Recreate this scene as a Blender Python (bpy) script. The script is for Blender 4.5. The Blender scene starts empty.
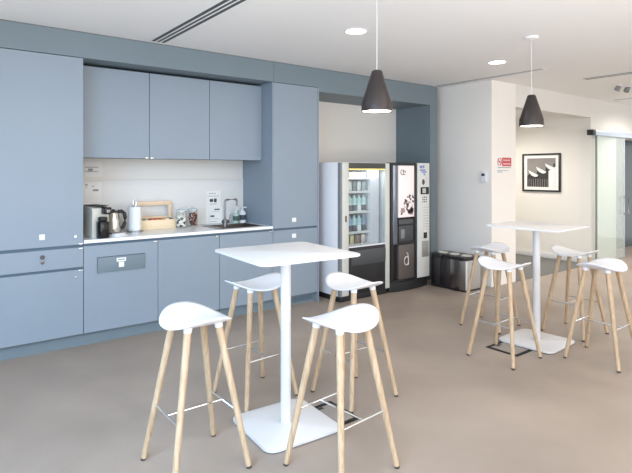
import bpy, bmesh, math, random
from mathutils import Vector, Matrix
random.seed(7)
SC = bpy.context.scene
COL = SC.collection
PI = math.pi

# ------------------------------------------------------------------ materials
def srgb(r, g, b):
    def c(v):
        v /= 255.0
        return v / 12.92 if v <= 0.04045 else ((v + 0.055) / 1.055) ** 2.4
    return (c(r), c(g), c(b), 1.0)

MATS = {}
def mat(name, rgb, rough=0.5, metal=0.0, var=0.03, scale=6.0, stretch=None, emit=0.0, spec=0.5,
        trans=0.0, alpha=1.0, coat=0.0, bump=0.0, ior=1.45):
    """procedural principled material: base colour gently varied by noise in object space"""
    if name in MATS:
        return MATS[name]
    m = bpy.data.materials.new(name)
    m.use_nodes = True
    nt = m.node_tree
    b = nt.nodes['Principled BSDF']
    tc = nt.nodes.new('ShaderNodeTexCoord')
    mp = nt.nodes.new('ShaderNodeMapping')
    if stretch:
        mp.inputs['Scale'].default_value = stretch
    nz = nt.nodes.new('ShaderNodeTexNoise')
    nz.inputs['Scale'].default_value = scale
    nz.inputs['Detail'].default_value = 4
    rp = nt.nodes.new('ShaderNodeValToRGB')
    c = srgb(*rgb)
    rp.color_ramp.elements[0].position = 0.3
    rp.color_ramp.elements[1].position = 0.7
    rp.color_ramp.elements[0].color = tuple(max(0, v * (1 - var)) for v in c[:3]) + (1,)
    rp.color_ramp.elements[1].color = tuple(min(1, v * (1 + var)) for v in c[:3]) + (1,)
    L = nt.links.new
    L(tc.outputs['Object'], mp.inputs['Vector'])
    L(mp.outputs['Vector'], nz.inputs['Vector'])
    L(nz.outputs['Fac'], rp.inputs['Fac'])
    L(rp.outputs['Color'], b.inputs['Base Color'])
    b.inputs['Roughness'].default_value = rough
    b.inputs['Metallic'].default_value = metal
    b.inputs['Specular IOR Level'].default_value = spec
    b.inputs['IOR'].default_value = ior
    b.inputs['Transmission Weight'].default_value = trans
    b.inputs['Alpha'].default_value = alpha
    b.inputs['Coat Weight'].default_value = coat
    if emit:
        L(rp.outputs['Color'], b.inputs['Emission Color'])
        b.inputs['Emission Strength'].default_value = emit
    if bump:
        bp = nt.nodes.new('ShaderNodeBump')
        bp.inputs['Strength'].default_value = bump
        L(nz.outputs['Fac'], bp.inputs['Height'])
        L(bp.outputs['Normal'], b.inputs['Normal'])
    MATS[name] = m
    return m

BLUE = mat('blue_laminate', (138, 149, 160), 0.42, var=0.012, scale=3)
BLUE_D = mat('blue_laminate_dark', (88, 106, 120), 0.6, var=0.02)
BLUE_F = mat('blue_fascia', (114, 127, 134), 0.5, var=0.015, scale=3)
WALL = mat('white_wall_paint', (222, 219, 213), 0.75, var=0.01, scale=2)
WALL_W = mat('warm_white_wall_paint', (226, 221, 214), 0.75, var=0.01, scale=2)
CEIL = mat('ceiling_paint', (238, 238, 237), 0.8, var=0.008, scale=1)
SPLASH = mat('white_splashback', (218, 216, 213), 0.35, var=0.008)
TOPW = mat('white_worktop', (242, 242, 242), 0.25, var=0.01, scale=10)
WHITE = mat('white_plastic', (226, 226, 230), 0.38, var=0.006)
WHITE_M = mat('white_powder_coat', (212, 210, 210), 0.35, var=0.006)
CHROME = mat('chrome', (225, 228, 230), 0.15, 1.0, var=0.01)
STEEL = mat('brushed_steel', (172, 172, 172), 0.34, 1.0, var=0.06, scale=20, stretch=(1, 1, 30))
STEEL_D = mat('dark_steel', (120, 112, 106), 0.38, 0.9, var=0.06, scale=12)
BLACK = mat('black_plastic', (38, 38, 40), 0.42, var=0.05)
BLACK_G = mat('black_gloss', (30, 30, 32), 0.15, var=0.03)
DGREY = mat('dark_grey', (74, 76, 78), 0.45, var=0.03)
MGREY = mat('mid_grey', (128, 130, 132), 0.45, var=0.03)
LGREY = mat('light_grey_paint', (232, 231, 234), 0.45, var=0.01)
FRAME_G = mat('warm_grey_frame', (204, 203, 196), 0.4, var=0.01)
PAPER = mat('paper', (232, 231, 228), 0.7, var=0.005)
INK = mat('ink_grey', (150, 150, 152), 0.8, var=0.02)
INK_D = mat('ink_black', (70, 70, 74), 0.8, var=0.02)
RED = mat('sign_red', (196, 72, 78), 0.6, var=0.02)
BLUEINK = mat('blue_print', (120, 138, 186), 0.6, var=0.02)
PINE = mat('pale_pine', (236, 212, 176), 0.5, var=0.05, scale=8, stretch=(2, 2, 14))
RUBBER = mat('rubber', (62, 56, 52), 0.7, var=0.04)
OLIVE = mat('dark_olive_panel', (70, 69, 62), 0.4, var=0.03)

def wood_mat():
    m = bpy.data.materials.new('beech_wood')
    m.use_nodes = True
    nt = m.node_tree
    b = nt.nodes['Principled BSDF']
    tc = nt.nodes.new('ShaderNodeTexCoord')
    mp = nt.nodes.new('ShaderNodeMapping')
    mp.inputs['Scale'].default_value = (40, 40, 3.5)
    nz = nt.nodes.new('ShaderNodeTexNoise')
    nz.inputs['Scale'].default_value = 1.6
    nz.inputs['Detail'].default_value = 5
    nz.inputs['Distortion'].default_value = 0.6
    rp = nt.nodes.new('ShaderNodeValToRGB')
    rp.color_ramp.elements[0].position = 0.32
    rp.color_ramp.elements[0].color = srgb(172, 143, 112)
    rp.color_ramp.elements[1].position = 0.68
    rp.color_ramp.elements[1].color = srgb(197, 172, 142)
    for a, c in ((tc.outputs['Object'], mp.inputs['Vector']), (mp.outputs['Vector'], nz.inputs['Vector']),
                 (nz.outputs['Fac'], rp.inputs['Fac']), (rp.outputs['Color'], b.inputs['Base Color'])):
        nt.links.new(a, c)
    b.inputs['Roughness'].default_value = 0.5
    return m
WOOD = wood_mat()

def floor_mat():
    m = bpy.data.materials.new('resin_floor')
    m.use_nodes = True
    nt = m.node_tree
    b = nt.nodes['Principled BSDF']
    tc = nt.nodes.new('ShaderNodeTexCoord')
    n1 = nt.nodes.new('ShaderNodeTexNoise')
    n1.inputs['Scale'].default_value = 1.15
    n1.inputs['Detail'].default_value = 6
    n1.inputs['Distortion'].default_value = 0.4
    rp = nt.nodes.new('ShaderNodeValToRGB')
    rp.color_ramp.elements[0].position = 0.25
    rp.color_ramp.elements[0].color = srgb(141, 127, 116)
    rp.color_ramp.elements[1].position = 0.75
    rp.color_ramp.elements[1].color = srgb(166, 151, 138)
    n2 = nt.nodes.new('ShaderNodeTexNoise')
    n2.inputs['Scale'].default_value = 2.5
    n2.inputs['Detail'].default_value = 8
    mr = nt.nodes.new('ShaderNodeMapRange')
    mr.inputs['To Min'].default_value = 0.36
    mr.inputs['To Max'].default_value = 0.5
    for a, c in ((tc.outputs['Object'], n1.inputs['Vector']), (n1.outputs['Fac'], rp.inputs['Fac']),
                 (rp.outputs['Color'], b.inputs['Base Color']), (tc.outputs['Object'], n2.inputs['Vector']),
                 (n2.outputs['Fac'], mr.inputs['Value']), (mr.outputs['Result'], b.inputs['Roughness'])):
        nt.links.new(a, c)
    b.inputs['Specular IOR Level'].default_value = 0.4
    return m
FLOOR = floor_mat()
CARPET = mat('dark_carpet', (112, 112, 110), 0.95, var=0.12, scale=60, spec=0.1)

def glass_mat(name, tint, fac_glossy=0.1, thin=0.85):
    """thin clear pane: mostly see-through with a little tint and reflection"""
    m = bpy.data.materials.new(name)
    m.use_nodes = True
    nt = m.node_tree
    nt.nodes.clear()
    out = nt.nodes.new('ShaderNodeOutputMaterial')
    tr = nt.nodes.new('ShaderNodeBsdfTransparent')
    nz = nt.nodes.new('ShaderNodeTexNoise')
    nz.inputs['Scale'].default_value = 2.0
    rp = nt.nodes.new('ShaderNodeValToRGB')
    c = srgb(*tint)
    rp.color_ramp.elements[0].color = tuple(v * 0.97 for v in c[:3]) + (1,)
    rp.color_ramp.elements[1].color = c
    gl = nt.nodes.new('ShaderNodeBsdfGlossy')
    gl.inputs['Roughness'].default_value = 0.03
    df = nt.nodes.new('ShaderNodeBsdfDiffuse')
    lw = nt.nodes.new('ShaderNodeLayerWeight')
    pw = nt.nodes.new('ShaderNodeMath'); pw.operation = 'POWER'; pw.inputs[1].default_value = 4.0
    fr = nt.nodes.new('ShaderNodeMath'); fr.operation = 'MULTIPLY_ADD'
    fr.inputs[1].default_value = 0.5; fr.inputs[2].default_value = 0.03
    nt.links.new(lw.outputs['Facing'], pw.inputs[0]); nt.links.new(pw.outputs[0], fr.inputs[0])
    m1 = nt.nodes.new('ShaderNodeMixShader')
    m2 = nt.nodes.new('ShaderNodeMixShader')
    m2.inputs['Fac'].default_value = 1 - thin
    L = nt.links.new
    L(nz.outputs['Fac'], rp.inputs['Fac'])
    L(rp.outputs['Color'], tr.inputs['Color'])
    L(rp.outputs['Color'], df.inputs['Color'])
    L(tr.outputs[0], m2.inputs[1]); L(df.outputs[0], m2.inputs[2])
    L(fr.outputs[0], m1.inputs['Fac'])
    L(m2.outputs[0], m1.inputs[1]); L(gl.outputs[0], m1.inputs[2])
    L(m1.outputs[0], out.inputs['Surface'])
    return m
GLASS = glass_mat('clear_glass', (246, 250, 250), thin=0.97)
GLASS_G = glass_mat('green_tinted_door_glass', (246, 251, 249), thin=0.80)

# ------------------------------------------------------------------ mesh helpers
class MB:
    def __init__(self):
        self.bm = bmesh.new()
        self.mats = []
    def mi(self, m):
        if m is None:
            return 0
        if m not in self.mats:
            self.mats.append(m)
        return self.mats.index(m)
    def _merge(self, t, m=None, M=None, smooth=False):
        if M is not None:
            bmesh.ops.transform(t, matrix=M, verts=t.verts)
        bmesh.ops.recalc_face_normals(t, faces=t.faces)
        i = self.mi(m)
        for f in t.faces:
            f.material_index = i
            f.smooth = smooth
        me = bpy.data.meshes.new('tmp')
        t.to_mesh(me)
        t.free()
        self.bm.from_mesh(me)
        bpy.data.meshes.remove(me)
    def box(self, x0, x1, y0, y1, z0, z1, m=None, bev=0.0, seg=2, M=None):
        t = bmesh.new()
        vs = [t.verts.new((x, y, z)) for x in (x0, x1) for y in (y0, y1) for z in (z0, z1)]
        for f in ((0, 1, 3, 2), (4, 6, 7, 5), (0, 4, 5, 1), (2, 3, 7, 6), (0, 2, 6, 4), (1, 5, 7, 3)):
            t.faces.new([vs[k] for k in f])
        if bev:
            bmesh.ops.bevel(t, geom=list(t.edges), offset=bev, segments=seg, affect='EDGES', profile=0.5)
        self._merge(t, m, M)
        return self
    def prism(self, pts, z0, z1, m=None, bev=0.0, M=None, smooth=False, seg=2):
        """polygon (x,y) extruded along z"""
        t = bmesh.new()
        lo = [t.verts.new((p[0], p[1], z0)) for p in pts]
        hi = [t.verts.new((p[0], p[1], z1)) for p in pts]
        n = len(pts)
        t.faces.new(lo[::-1]); t.faces.new(hi)
        for k in range(n):
            t.faces.new((lo[k], lo[(k + 1) % n], hi[(k + 1) % n], hi[k]))
        if bev:
            es = [e for e in t.edges if abs(e.verts[0].co.z - e.verts[1].co.z) < 1e-6]
            bmesh.ops.bevel(t, geom=es, offset=bev, segments=seg, affect='EDGES', profile=0.5)
        self._merge(t, m, M, smooth)
        return self
    def tube(self, pts, r, m=None, n=12, r1=None, caps=True, M=None):
        """tube along points, radius r (tapering to r1)"""
        t = bmesh.new()
        P = [Vector(p) for p in pts]
        N = len(P)
        rings = []
        ref = None
        for k, p in enumerate(P):
            d = (P[min(k + 1, N - 1)] - P[max(k - 1, 0)]).normalized()
            if ref is None:
                ref = Vector((0, 0, 1)) if abs(d.z) < 0.9 else Vector((1, 0, 0))
            u = d.cross(ref).normalized()
            v = d.cross(u).normalized()
            ref = v.cross(d) * -1 if False else ref
            rr = r if r1 is None else r + (r1 - r) * k / (N - 1)
            rings.append([t.verts.new(p + rr * (math.cos(2 * PI * j / n) * u + math.sin(2 * PI * j / n) * v)) for j in range(n)])
        for a, b in zip(rings, rings[1:]):
            for j in range(n):
                t.faces.new((a[j], a[(j + 1) % n], b[(j + 1) % n], b[j]))
        if caps:
            t.faces.new(rings[0][::-1]); t.faces.new(rings[-1])
        self._merge(t, m, M, True)
        return self
    def lathe(self, prof, m=None, n=32, M=None, smooth=True):
        """profile [(r,z)...] turned around z"""
        t = bmesh.new()
        rings = []
        for r, z in prof:
            if r < 1e-6:
                rings.append([t.verts.new((0, 0, z))])
            else:
                rings.append([t.verts.new((r * math.cos(2 * PI * j / n), r * math.sin(2 * PI * j / n), z)) for j in range(n)])
        for a, b in zip(rings, rings[1:]):
            for j in range(n):
                j2 = (j + 1) % n
                if len(a) == 1 and len(b) == 1:
                    continue
                if len(a) == 1:
                    t.faces.new((a[0], b[j], b[j2]))
                elif len(b) == 1:
                    t.faces.new((a[j], a[j2], b[0]))
                else:
                    t.faces.new((a[j], a[j2], b[j2], b[j]))
        self._merge(t, m, M, smooth)
        return self
    def build(self, name, m, parent=None, auto=True):
        me = bpy.data.meshes.new(name)
        if self.mats:
            for k in self.mats:
                me.materials.append(k)
        else:
            me.materials.append(m)
        self.bm.to_mesh(me)
        self.bm.free()
        o = bpy.data.objects.new(name, me)
        COL.objects.link(o)
        if auto:
            try:
                me.set_sharp_from_angle(angle=math.radians(38))
            except Exception:
                pass
        if parent is not None:
            o.parent = parent
        return o

def T(x, y, z, rz=0.0, rx=0.0, ry=0.0):
    return Matrix.Translation((x, y, z)) @ Matrix.Rotation(rz, 4, 'Z') @ Matrix.Rotation(ry, 4, 'Y') @ Matrix.Rotation(rx, 4, 'X')

def tag(o, label=None, cat=None, group=None, kind=None):
    if label: o['label'] = label
    if cat: o['category'] = cat
    if group: o['group'] = group
    if kind: o['kind'] = kind
    return o

def thing(name, label, cat, loc=(0, 0, 0), rz=0.0, group=None):
    o = bpy.data.objects.new(name, None)
    o.empty_display_size = 0.1
    COL.objects.link(o)
    o.location = loc
    o.rotation_euler = (0, 0, rz)
    return tag(o, label, cat, group)

def dup(root, loc, rz, label=None, group=None):
    r = root.copy(); COL.objects.link(r)
    r.location = loc; r.rotation_euler = (0, 0, rz)
    if label: r['label'] = label
    if group: r['group'] = group
    for ch in list(root.children):
        c = ch.copy(); COL.objects.link(c); c.parent = r
        for g in list(ch.children):
            d = g.copy(); COL.objects.link(d); d.parent = c
    return r

def struct(name, mb, m, label=None, parent=None):
    o = mb.build(name, m, parent)
    o['kind'] = 'structure'
    if label: o['label'] = label
    return o

def rrect(w, d, r, n=6):
    pts = []
    for cx, cy, a0 in ((w/2-r, d/2-r, 0), (-w/2+r, d/2-r, 90), (-w/2+r, -d/2+r, 180), (w/2-r, -d/2+r, 270)):
        for k in range(n + 1):
            a = math.radians(a0 + 90 * k / n)
            pts.append((cx + r * math.cos(a), cy + r * math.sin(a)))
    return pts

# ------------------------------------------------------------------ dimensions (metres)
ZC = 2.79            # ceiling
YF = 4.88            # kitchen front plane
YB = 5.55            # north wall face
YR = 4.07            # white wall with the openings, right of the alcove
XE = 6.12            # east wall of the alcove
XK = [0.508, 1.163, 1.836, 2.491, 3.145, 3.805]

# ------------------------------------------------------------------ setting
struct('floor', MB().box(-4, 13, -5, 9, -0.1, 0.0), FLOOR, 'smooth grey beige resin floor')
struct('ceiling', MB().box(-4, 13, -5, YB, ZC, ZC + 0.1), CEIL, 'plain white ceiling')
struct('wall_north', MB().box(-0.9, XE, YB, YB + 0.1, 0, ZC), WALL_W, 'pale back wall behind the kitchen run and the vending machines')
struct('wall_east', MB().box(XE, 6.70, YR, YB + 0.1, 0, ZC), mat('white_wall_paint_lit', (236, 231, 225), 0.75, var=0.01, scale=2), 'white wall beside the recycling bin')  # wall white made lighter, extra light on this wall put into its colour
struct('wall_right', MB().box(6.70, 8.97, YR, YR + 0.18, 2.47, ZC)
       .box(8.97, 9.95, YR, YR + 0.18, 0, ZC).box(9.95, 13, YR, YR + 0.18, 2.16, ZC), WALL, 'white wall above the corridor opening and around the sliding door')
struct('wall_corridor', MB().box(8.97, 9.1, YR + 0.18, 9, 0, 2.8), WALL_W, 'cream corridor wall with the framed picture')
struct('wall_corridor_end', MB().box(6.0, 8.97, 8.0, 8.1, 0, 2.8), WALL_W)
struct('wall_corridor_left', MB().box(6.60, 6.70, YB + 0.1, 8.0, 0, 2.8), WALL_W)
struct('ceiling_corridor', MB().box(6.6, 8.97, YR + 0.18, 8.0, 2.58, 2.66), CEIL)
struct('floor_corridor', MB().box(6.70, 8.97, YR - 0.02, 8.0, 0.0, 0.006), CARPET, 'dark grey carpet of the corridor')
struct('baseboard_corridor', MB().box(8.955, 8.97, YR, 8.0, 0.006, 0.10, bev=0.003), WHITE_M, 'white skirting under the framed picture')
struct('wall_beyond', MB().box(9.95, 13, 4.55, 4.65, 0, 2.8), mat('slate_grey', (70, 80, 84), 0.3, var=0.03), 'dark grey room beyond the sliding door')
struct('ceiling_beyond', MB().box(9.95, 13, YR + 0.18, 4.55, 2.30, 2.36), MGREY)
struct('baseboard_east', MB().box(XE - 0.012, XE, YR, YF, 0, 0.07, bev=0.003), WHITE_M)

# blue fascia over the kitchen and the vending alcove (fixed joinery)
fz0 = 2.562
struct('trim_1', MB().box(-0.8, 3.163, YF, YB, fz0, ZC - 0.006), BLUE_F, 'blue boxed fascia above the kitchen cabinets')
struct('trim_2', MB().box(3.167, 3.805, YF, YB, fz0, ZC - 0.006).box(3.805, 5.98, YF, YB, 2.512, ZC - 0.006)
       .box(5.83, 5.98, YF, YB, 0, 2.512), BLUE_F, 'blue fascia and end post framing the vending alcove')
struct('trim_3', MB().box(-0.8, 5.98, YF + 0.004, YF + 0.05, ZC - 0.006, ZC), DGREY, 'shadow gap under the ceiling')

# ------------------------------------------------------------------ kitchen units
KICK = 0.115
def tabs(parent, x, z):
    MB().box(x - 0.04, x, -0.008, 0.002, z - 0.006, z + 0.004, bev=0.002).build('edge_pull', CHROME, parent)

def door(parent, name, x0, x1, z0, z1, th=0.02, y=-0.02, m=None):
    return MB().box(x0 + 0.0025, x1 - 0.0025, y, y + th, z0, z1, bev=0.0015, seg=1).build(name, m or BLUE, parent)

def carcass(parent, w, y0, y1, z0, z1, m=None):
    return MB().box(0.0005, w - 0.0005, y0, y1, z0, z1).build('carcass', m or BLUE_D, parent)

# local y = 0 is the carcass front, doors stand 20 mm proud of it; world carcass front = YF + 0.02
YC = YF + 0.02
def tall_left(x0, x1, label):
    w = x1 - x0
    t = thing('tall_cabinet', label, 'cabinet', (x0, YC, 0), 0, 'kitchen cabinets')
    carcass(t, w, 0.0, YB - YC - 0.002, KICK, fz0 - 0.002)
    MB().box(0, w, 0.04, 0.06, 0, KICK).build('plinth', BLUE_F, t)
    up = door(t, 'door', 0, w, 0.910, fz0 - 0.006)
    dr = door(t, 'drawer', 0, w, 0.712, 0.884)
    lo = door(t, 'door', 0, w, KICK + 0.004, 0.690)
    for p, z in ((up, 0.917), (dr, 0.878), (lo, 0.684)):
        tabs(p, w - 0.004, z - 0.0)
        p.children[0].location.y = -0.02
    MB().box(w*0.5 - 0.024, w*0.5 + 0.02, -0.027, -0.02, 0.974, 1.022, WHITE, bev=0.003).box(w*0.5 - 0.013, w*0.5 + 0.009, -0.028, -0.02, 0.986, 1.010, LGREY, bev=0.002).build('lock_plate', WHITE, up)
    MB().lathe([(0, 0), (0.009, 0), (0.009, 0.006), (0, 0.006)], CHROME, 12, T(w - 0.067, -0.02, 0.986, 0, PI/2)).build('screw_cap', CHROME, up)
    MB().lathe([(0, 0), (0.017, 0), (0.017, 0.012), (0.008, 0.02), (0, 0.02)], STEEL_D, 16, T(w*0.5, -0.02, 0.828, 0, PI/2)).build('lock', STEEL_D, dr)
    MB().lathe([(0, 0), (0.014, 0), (0.014, 0.01), (0, 0.014)], STEEL_D, 16, T(w*0.5, -0.02, 0.783, 0, PI/2)).build('knob', STEEL_D, dr)
    MB().lathe([(0, 0), (0.009, 0), (0.009, 0.006), (0, 0.006)], CHROME, 12, T(w - 0.067, -0.02, 0.632, 0, PI/2)).build('screw_cap', CHROME, lo)
    return t
tl = tall_left(XK[0], XK[1], 'tall blue cabinet with drawer at the left end of the kitchen')
dup(tl, (XK[0] - 0.657, YC, 0), 0, 'tall blue cabinet left of the leftmost visible one, outside the photo')

def base_unit(x0, x1, label, flap=False):
    w = x1 - x0
    t = thing('base_cabinet', label, 'cabinet', (x0, YC, 0), 0, 'kitchen cabinets')
    carcass(t, w, 0.0, YB - YC - 0.03, KICK, 0.752)
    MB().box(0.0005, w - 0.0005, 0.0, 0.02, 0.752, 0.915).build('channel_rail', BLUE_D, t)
    MB().box(0, w, 0.04, 0.06, 0, KICK).build('plinth', BLUE_F, t)
    z0, z1 = KICK + 0.004, 0.890
    if not flap:
        d = door(t, 'door', 0, w, z0, z1)
    else:
        a, b, c, e = 0.115, w - 0.125, 0.640, 0.782
        mb = MB()
        mb.box(0.0025, a, -0.02, 0, z0, z1).box(b, w - 0.0025, -0.02, 0, z0, z1)
        mb.box(a, b, -0.02, 0, z0, c).box(a, b, -0.02, 0, e, z1)
        d = mb.build('door', BLUE, t)
        f = MB().box(a + 0.002, b - 0.002, -0.011, -0.001, c + 0.001, e - 0.004, bev=0.0015).build('flap', BLUE_F, d)
        MB().box(w*0.5 - 0.055, w*0.5 + 0.03, -0.0125, -0.011, 0.728, 0.762, PAPER).box(w*0.5 - 0.045, w*0.5 + 0.02, -0.0128, -0.0115, 0.740, 0.750, INK).build('sticker', PAPER, f)
        MB().box(w*0.5 - 0.035, w*0.5 + 0.012, -0.0125, -0.011, 0.676, 0.724, PAPER).box(w*0.5 - 0.022, w*0.5 - 0.001, -0.0128, -0.0115, 0.687, 0.711, LGREY).build('sticker', PAPER, f)
    tabs(d, w - 0.004, z1 - 0.006)
    d.children[-1].location.y = -0.02
    for ch in d.children:
        if ch.name.startswith('edge_pull'):
            ch.location.y = -0.02
    return t
base_unit(XK[1], XK[2], 'blue base cabinet with a recessed flap bearing white stickers', True)
base_unit(XK[2], XK[3], 'plain blue base cabinet in the middle of the worktop run')
base_unit(XK[3], XK[4], 'plain blue base cabinet under the sink')

def tall_right(x0, x1):
    w = x1 - x0
    t = thing('tall_cabinet', 'tall blue two door cabinet beside the snack vending machine', 'cabinet', (x0, YC, 0), 0, 'kitchen cabinets')
    carcass(t, w, 0.0, YB - YC - 0.002, KICK, fz0 - 0.002, BLUE)
    MB().box(0.002, w - 0.024, -0.003, -0.0005, 0.886, 0.914).build('channel_rail', BLUE_D, t)
    mb = MB().box(0, w - 0.02, 0.04, 0.06, 0, KICK, BLUE_F)
    for k in range(15):
        xx = 0.27 + k * 0.022
        mb.box(xx, xx + 0.011, 0.036, 0.041, 0.03, 0.085, BLUE_D)
    mb.build('ventilated_plinth', BLUE_F, t)
    MB().box(w - 0.02, w, -0.02, YB - YC - 0.002, 0, fz0 - 0.002, bev=0.001, seg=1).build('end_panel', BLUE, t)
    MB().box(-0.0005, 0.016, -0.02, 0.0, KICK, fz0 - 0.004, bev=0.001, seg=1).build('side_panel', BLUE, t)
    up = door(t, 'door', 0.016, w - 0.021, 0.912, fz0 - 0.006)
    lo = door(t, 'door', 0.016, w - 0.021, KICK + 0.004, 0.888)
    for p, z in ((up, 0.998), (lo, 0.815)):
        MB().box(0.266, 0.324, -0.024, -0.02, z - 0.024, z + 0.024, PAPER, bev=0.002).box(0.284, 0.306, -0.0248, -0.0236, z - 0.012, z + 0.012, LGREY).build('lock_plate', WHITE, p)
    return t
tall_right(XK[4], XK[5])

wx = [1.166, 1.832, 2.485, 3.143]
for k, lab in enumerate(('blue wall cabinet at the left, above the kettle', 'blue wall cabinet in the middle, above the glass jars', 'blue wall cabinet at the right, above the sink')):
    w = wx[k + 1] - wx[k]
    t = thing('wall_cabinet', lab, 'cabinet', (wx[k], 5.12, 1.69), 0, 'kitchen wall cabinets')
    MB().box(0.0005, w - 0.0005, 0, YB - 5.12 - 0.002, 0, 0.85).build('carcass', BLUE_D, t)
    d = door(t, 'door', 0, w, -0.006, 0.845)
    x = w - 0.004 if k != 1 else 0.05
    tabs(d, x, 0.0)
    d.children[0].location.y = -0.02

o = MB().box(XK[1] + 0.002, XK[4] - 0.002, YF - 0.012, YB - 0.001, 0.917, 0.945, bev=0.003)
# worktop in four pieces around the sink cut-out, one mesh
o.bm.free(); o.bm = bmesh.new()
sx0, sx1, sy0, sy1 = 2.53, 3.06, 4.955, 5.36
o.box(XK[1] + 0.002, sx0, YF - 0.012, YB - 0.001, 0.917, 0.945).box(sx1, XK[4] - 0.002, YF - 0.012, YB - 0.001, 0.917, 0.945)
o.box(sx0, sx1, YF - 0.012, sy0, 0.917, 0.945).box(sx0, sx1, sy1, YB - 0.001, 0.917, 0.945)
tag(o.build('worktop', TOPW), 'long white kitchen worktop over the blue base cabinets', 'worktop')
tag(MB().box(XK[1] + 0.002, XK[4] - 0.002, YB - 0.02, YB - 0.001, 0.9452, 1.465, bev=0.001, seg=1).build('splashback', SPLASH), 'glossy white splashback panel behind the worktop', 'splashback')

# sink
t = thing('kitchen_sink', 'dark steel inset sink in the white worktop', 'sink', (sx0, sy0, 0.945))
W, D = sx1 - sx0, sy1 - sy0
mb = MB()
mb.box(-0.012, W + 0.012, -0.012, 0.008, 0.0005, 0.004).box(-0.012, W + 0.012, D - 0.008, D + 0.012, 0.0005, 0.004)
mb.box(-0.012, 0.07, 0.008, D - 0.008, 0.0005, 0.004).box(W - 0.008, W + 0.012, 0.008, D - 0.008, 0.0005, 0.004)
mb.build('rim', STEEL_D, t)
mb = MB()
mb.box(0.004, 0.008, 0.004, D - 0.004, -0.18, 0.0).box(W - 0.008, W - 0.004, 0.004, D - 0.004, -0.18, 0.0)
mb.box(0.004, W - 0.004, 0.004, 0.008, -0.18, 0.0).box(0.004, W - 0.004, D - 0.008, D - 0.004, -0.18, 0.0)
mb.box(0.004, W - 0.004, 0.004, D - 0.004, -0.184, -0.18)
mb.build('basin', STEEL_D, t)
MB().lathe([(0, 0.0), (0.04, 0.0), (0.04, 0.004), (0, 0.002)], CHROME, 20, T(W*0.5, D*0.5, -0.18)).build('drain', CHROME, t)

# faucet
fx, fy = 2.648, 5.06
t = thing('kitchen_faucet', 'tall steel mixer faucet with a square spout over the sink', 'faucet', (fx, fy, 0.949))
FM = mat('faucet_steel', (128, 128, 130), 0.28, 0.9, var=0.02)
pts = [(0, 0, 0.0), (0, 0, 0.27)] + [(0.03 - 0.03 * math.cos(a), 0, 0.27 + 0.03 * math.sin(a)) for a in (0.4, 0.8, 1.2, 1.57)]
pts += [(0.12, 0, 0.30)] + [(0.12 + 0.018 * math.sin(a), 0, 0.282 + 0.018 * math.cos(a)) for a in (0.5, 1.0, 1.57)] + [(0.138, 0, 0.225)]
R = Matrix.Rotation(math.radians(-8), 4, 'Z')
MB().tube(pts, 0.0125, FM, 14, M=R).build('spout', FM, t)
MB().lathe([(0, 0), (0.027, 0), (0.027, 0.01), (0.022, 0.014), (0.022, 0.085), (0.014, 0.095), (0, 0.095)], FM, 20).build('body', FM, t)
MB().tube([(-0.03, 0, 0.06), (0.05, 0, 0.06)], 0.02, DGREY, 14).tube([(0.045, 0, 0.065), (0.07, 0, 0.14)], 0.006, FM, 8).build('lever', FM, t)

# soap bottles
def soap(x, y, h, r, body, band, label, name):
    t = thing(name, label, 'bottle', (x, y, 0.9455), -0.6)
    MB().lathe([(0, 0), (r, 0), (r, h*0.62), (r*0.75, h*0.72), (r*0.35, h*0.76), (0, h*0.76)], body, 20, Matrix.Scale(0.8, 4, (0, 1, 0))).build('body', body, t)
    MB().lathe([(r*1.01, h*0.18), (r*1.01, h*0.5)], band, 20, Matrix.Scale(0.8, 4, (0, 1, 0))).build('sticker', band, t)
    MB().lathe([(0, h*0.76), (r*0.4, h*0.76), (r*0.4, h*0.84), (r*0.15, h*0.85), (r*0.15, h*0.94), (0, h*0.94)], WHITE, 14).box(-0.008, 0.05, -0.009, 0.009, h*0.94, h, WHITE, bev=0.004).build('pump', WHITE, t)
    return t
soap(2.985, 5.43, 0.17, 0.036, mat('green_soap', (176, 200, 188), 0.25, var=0.02), mat('dark_green_print', (70, 96, 88), 0.5), 'pale green soap bottle behind the sink, left of the white one', 'soap_bottle')
soap(3.07, 5.42, 0.19, 0.038, WHITE, mat('dark_band', (60, 70, 78), 0.5), 'white pump soap bottle with a dark band in the corner behind the sink', 'soap_bottle')

# notices on splashback (illegible small print: grey strokes)
def notice(x0, x1, z0, z1, rows, label, y=YB - 0.0202, name='paper_notice'):
    t = thing(name, label, 'notice', (x0, y, z0))
    MB().box(0, x1 - x0, -0.0015, 0, 0, z1 - z0).build('sheet', PAPER, t)
    mb = MB()
    for (a, b, c, d, m) in rows:
        mb.box(a, b, -0.0022, -0.0012, c, d, m)
    mb.build('print', INK, t)
    return t
w, h = 0.18, 0.37
notice(2.655, 2.835, 0.95, 1.33, [(0.03, 0.12, 0.345, 0.352, INK), (0.01, 0.16, 0.315, 0.321, INK), (0.04, 0.085, 0.25, 0.285, INK_D), (0.095, 0.13, 0.245, 0.29, INK_D), (0.04, 0.13, 0.222, 0.228, INK)],
       'white printed notice on the splashback, left of the faucet')
notice(2.69, 2.85, 0.949, 1.14, [(0.06, 0.13, 0.155, 0.17, INK_D), (0.02, 0.13, 0.135, 0.138, INK), (0.01, 0.06, 0.075, 0.095, INK_D), (0.01, 0.12, 0.05, 0.054, INK), (0.01, 0.09, 0.02, 0.026, INK)],
       'small white card with black print standing beneath the notice by the faucet', y=YB - 0.03)
notice(1.335, 1.505, 1.50, 1.655, [(0.0, 0.13, 0.095, 0.102, INK), (0.0, 0.13, 0.05, 0.057, INK), (0.03, 0.075, 0.06, 0.085, INK)], 'white notice with a printed border high on the wall above the coffee machine', y=YB - 0.0005)
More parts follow.
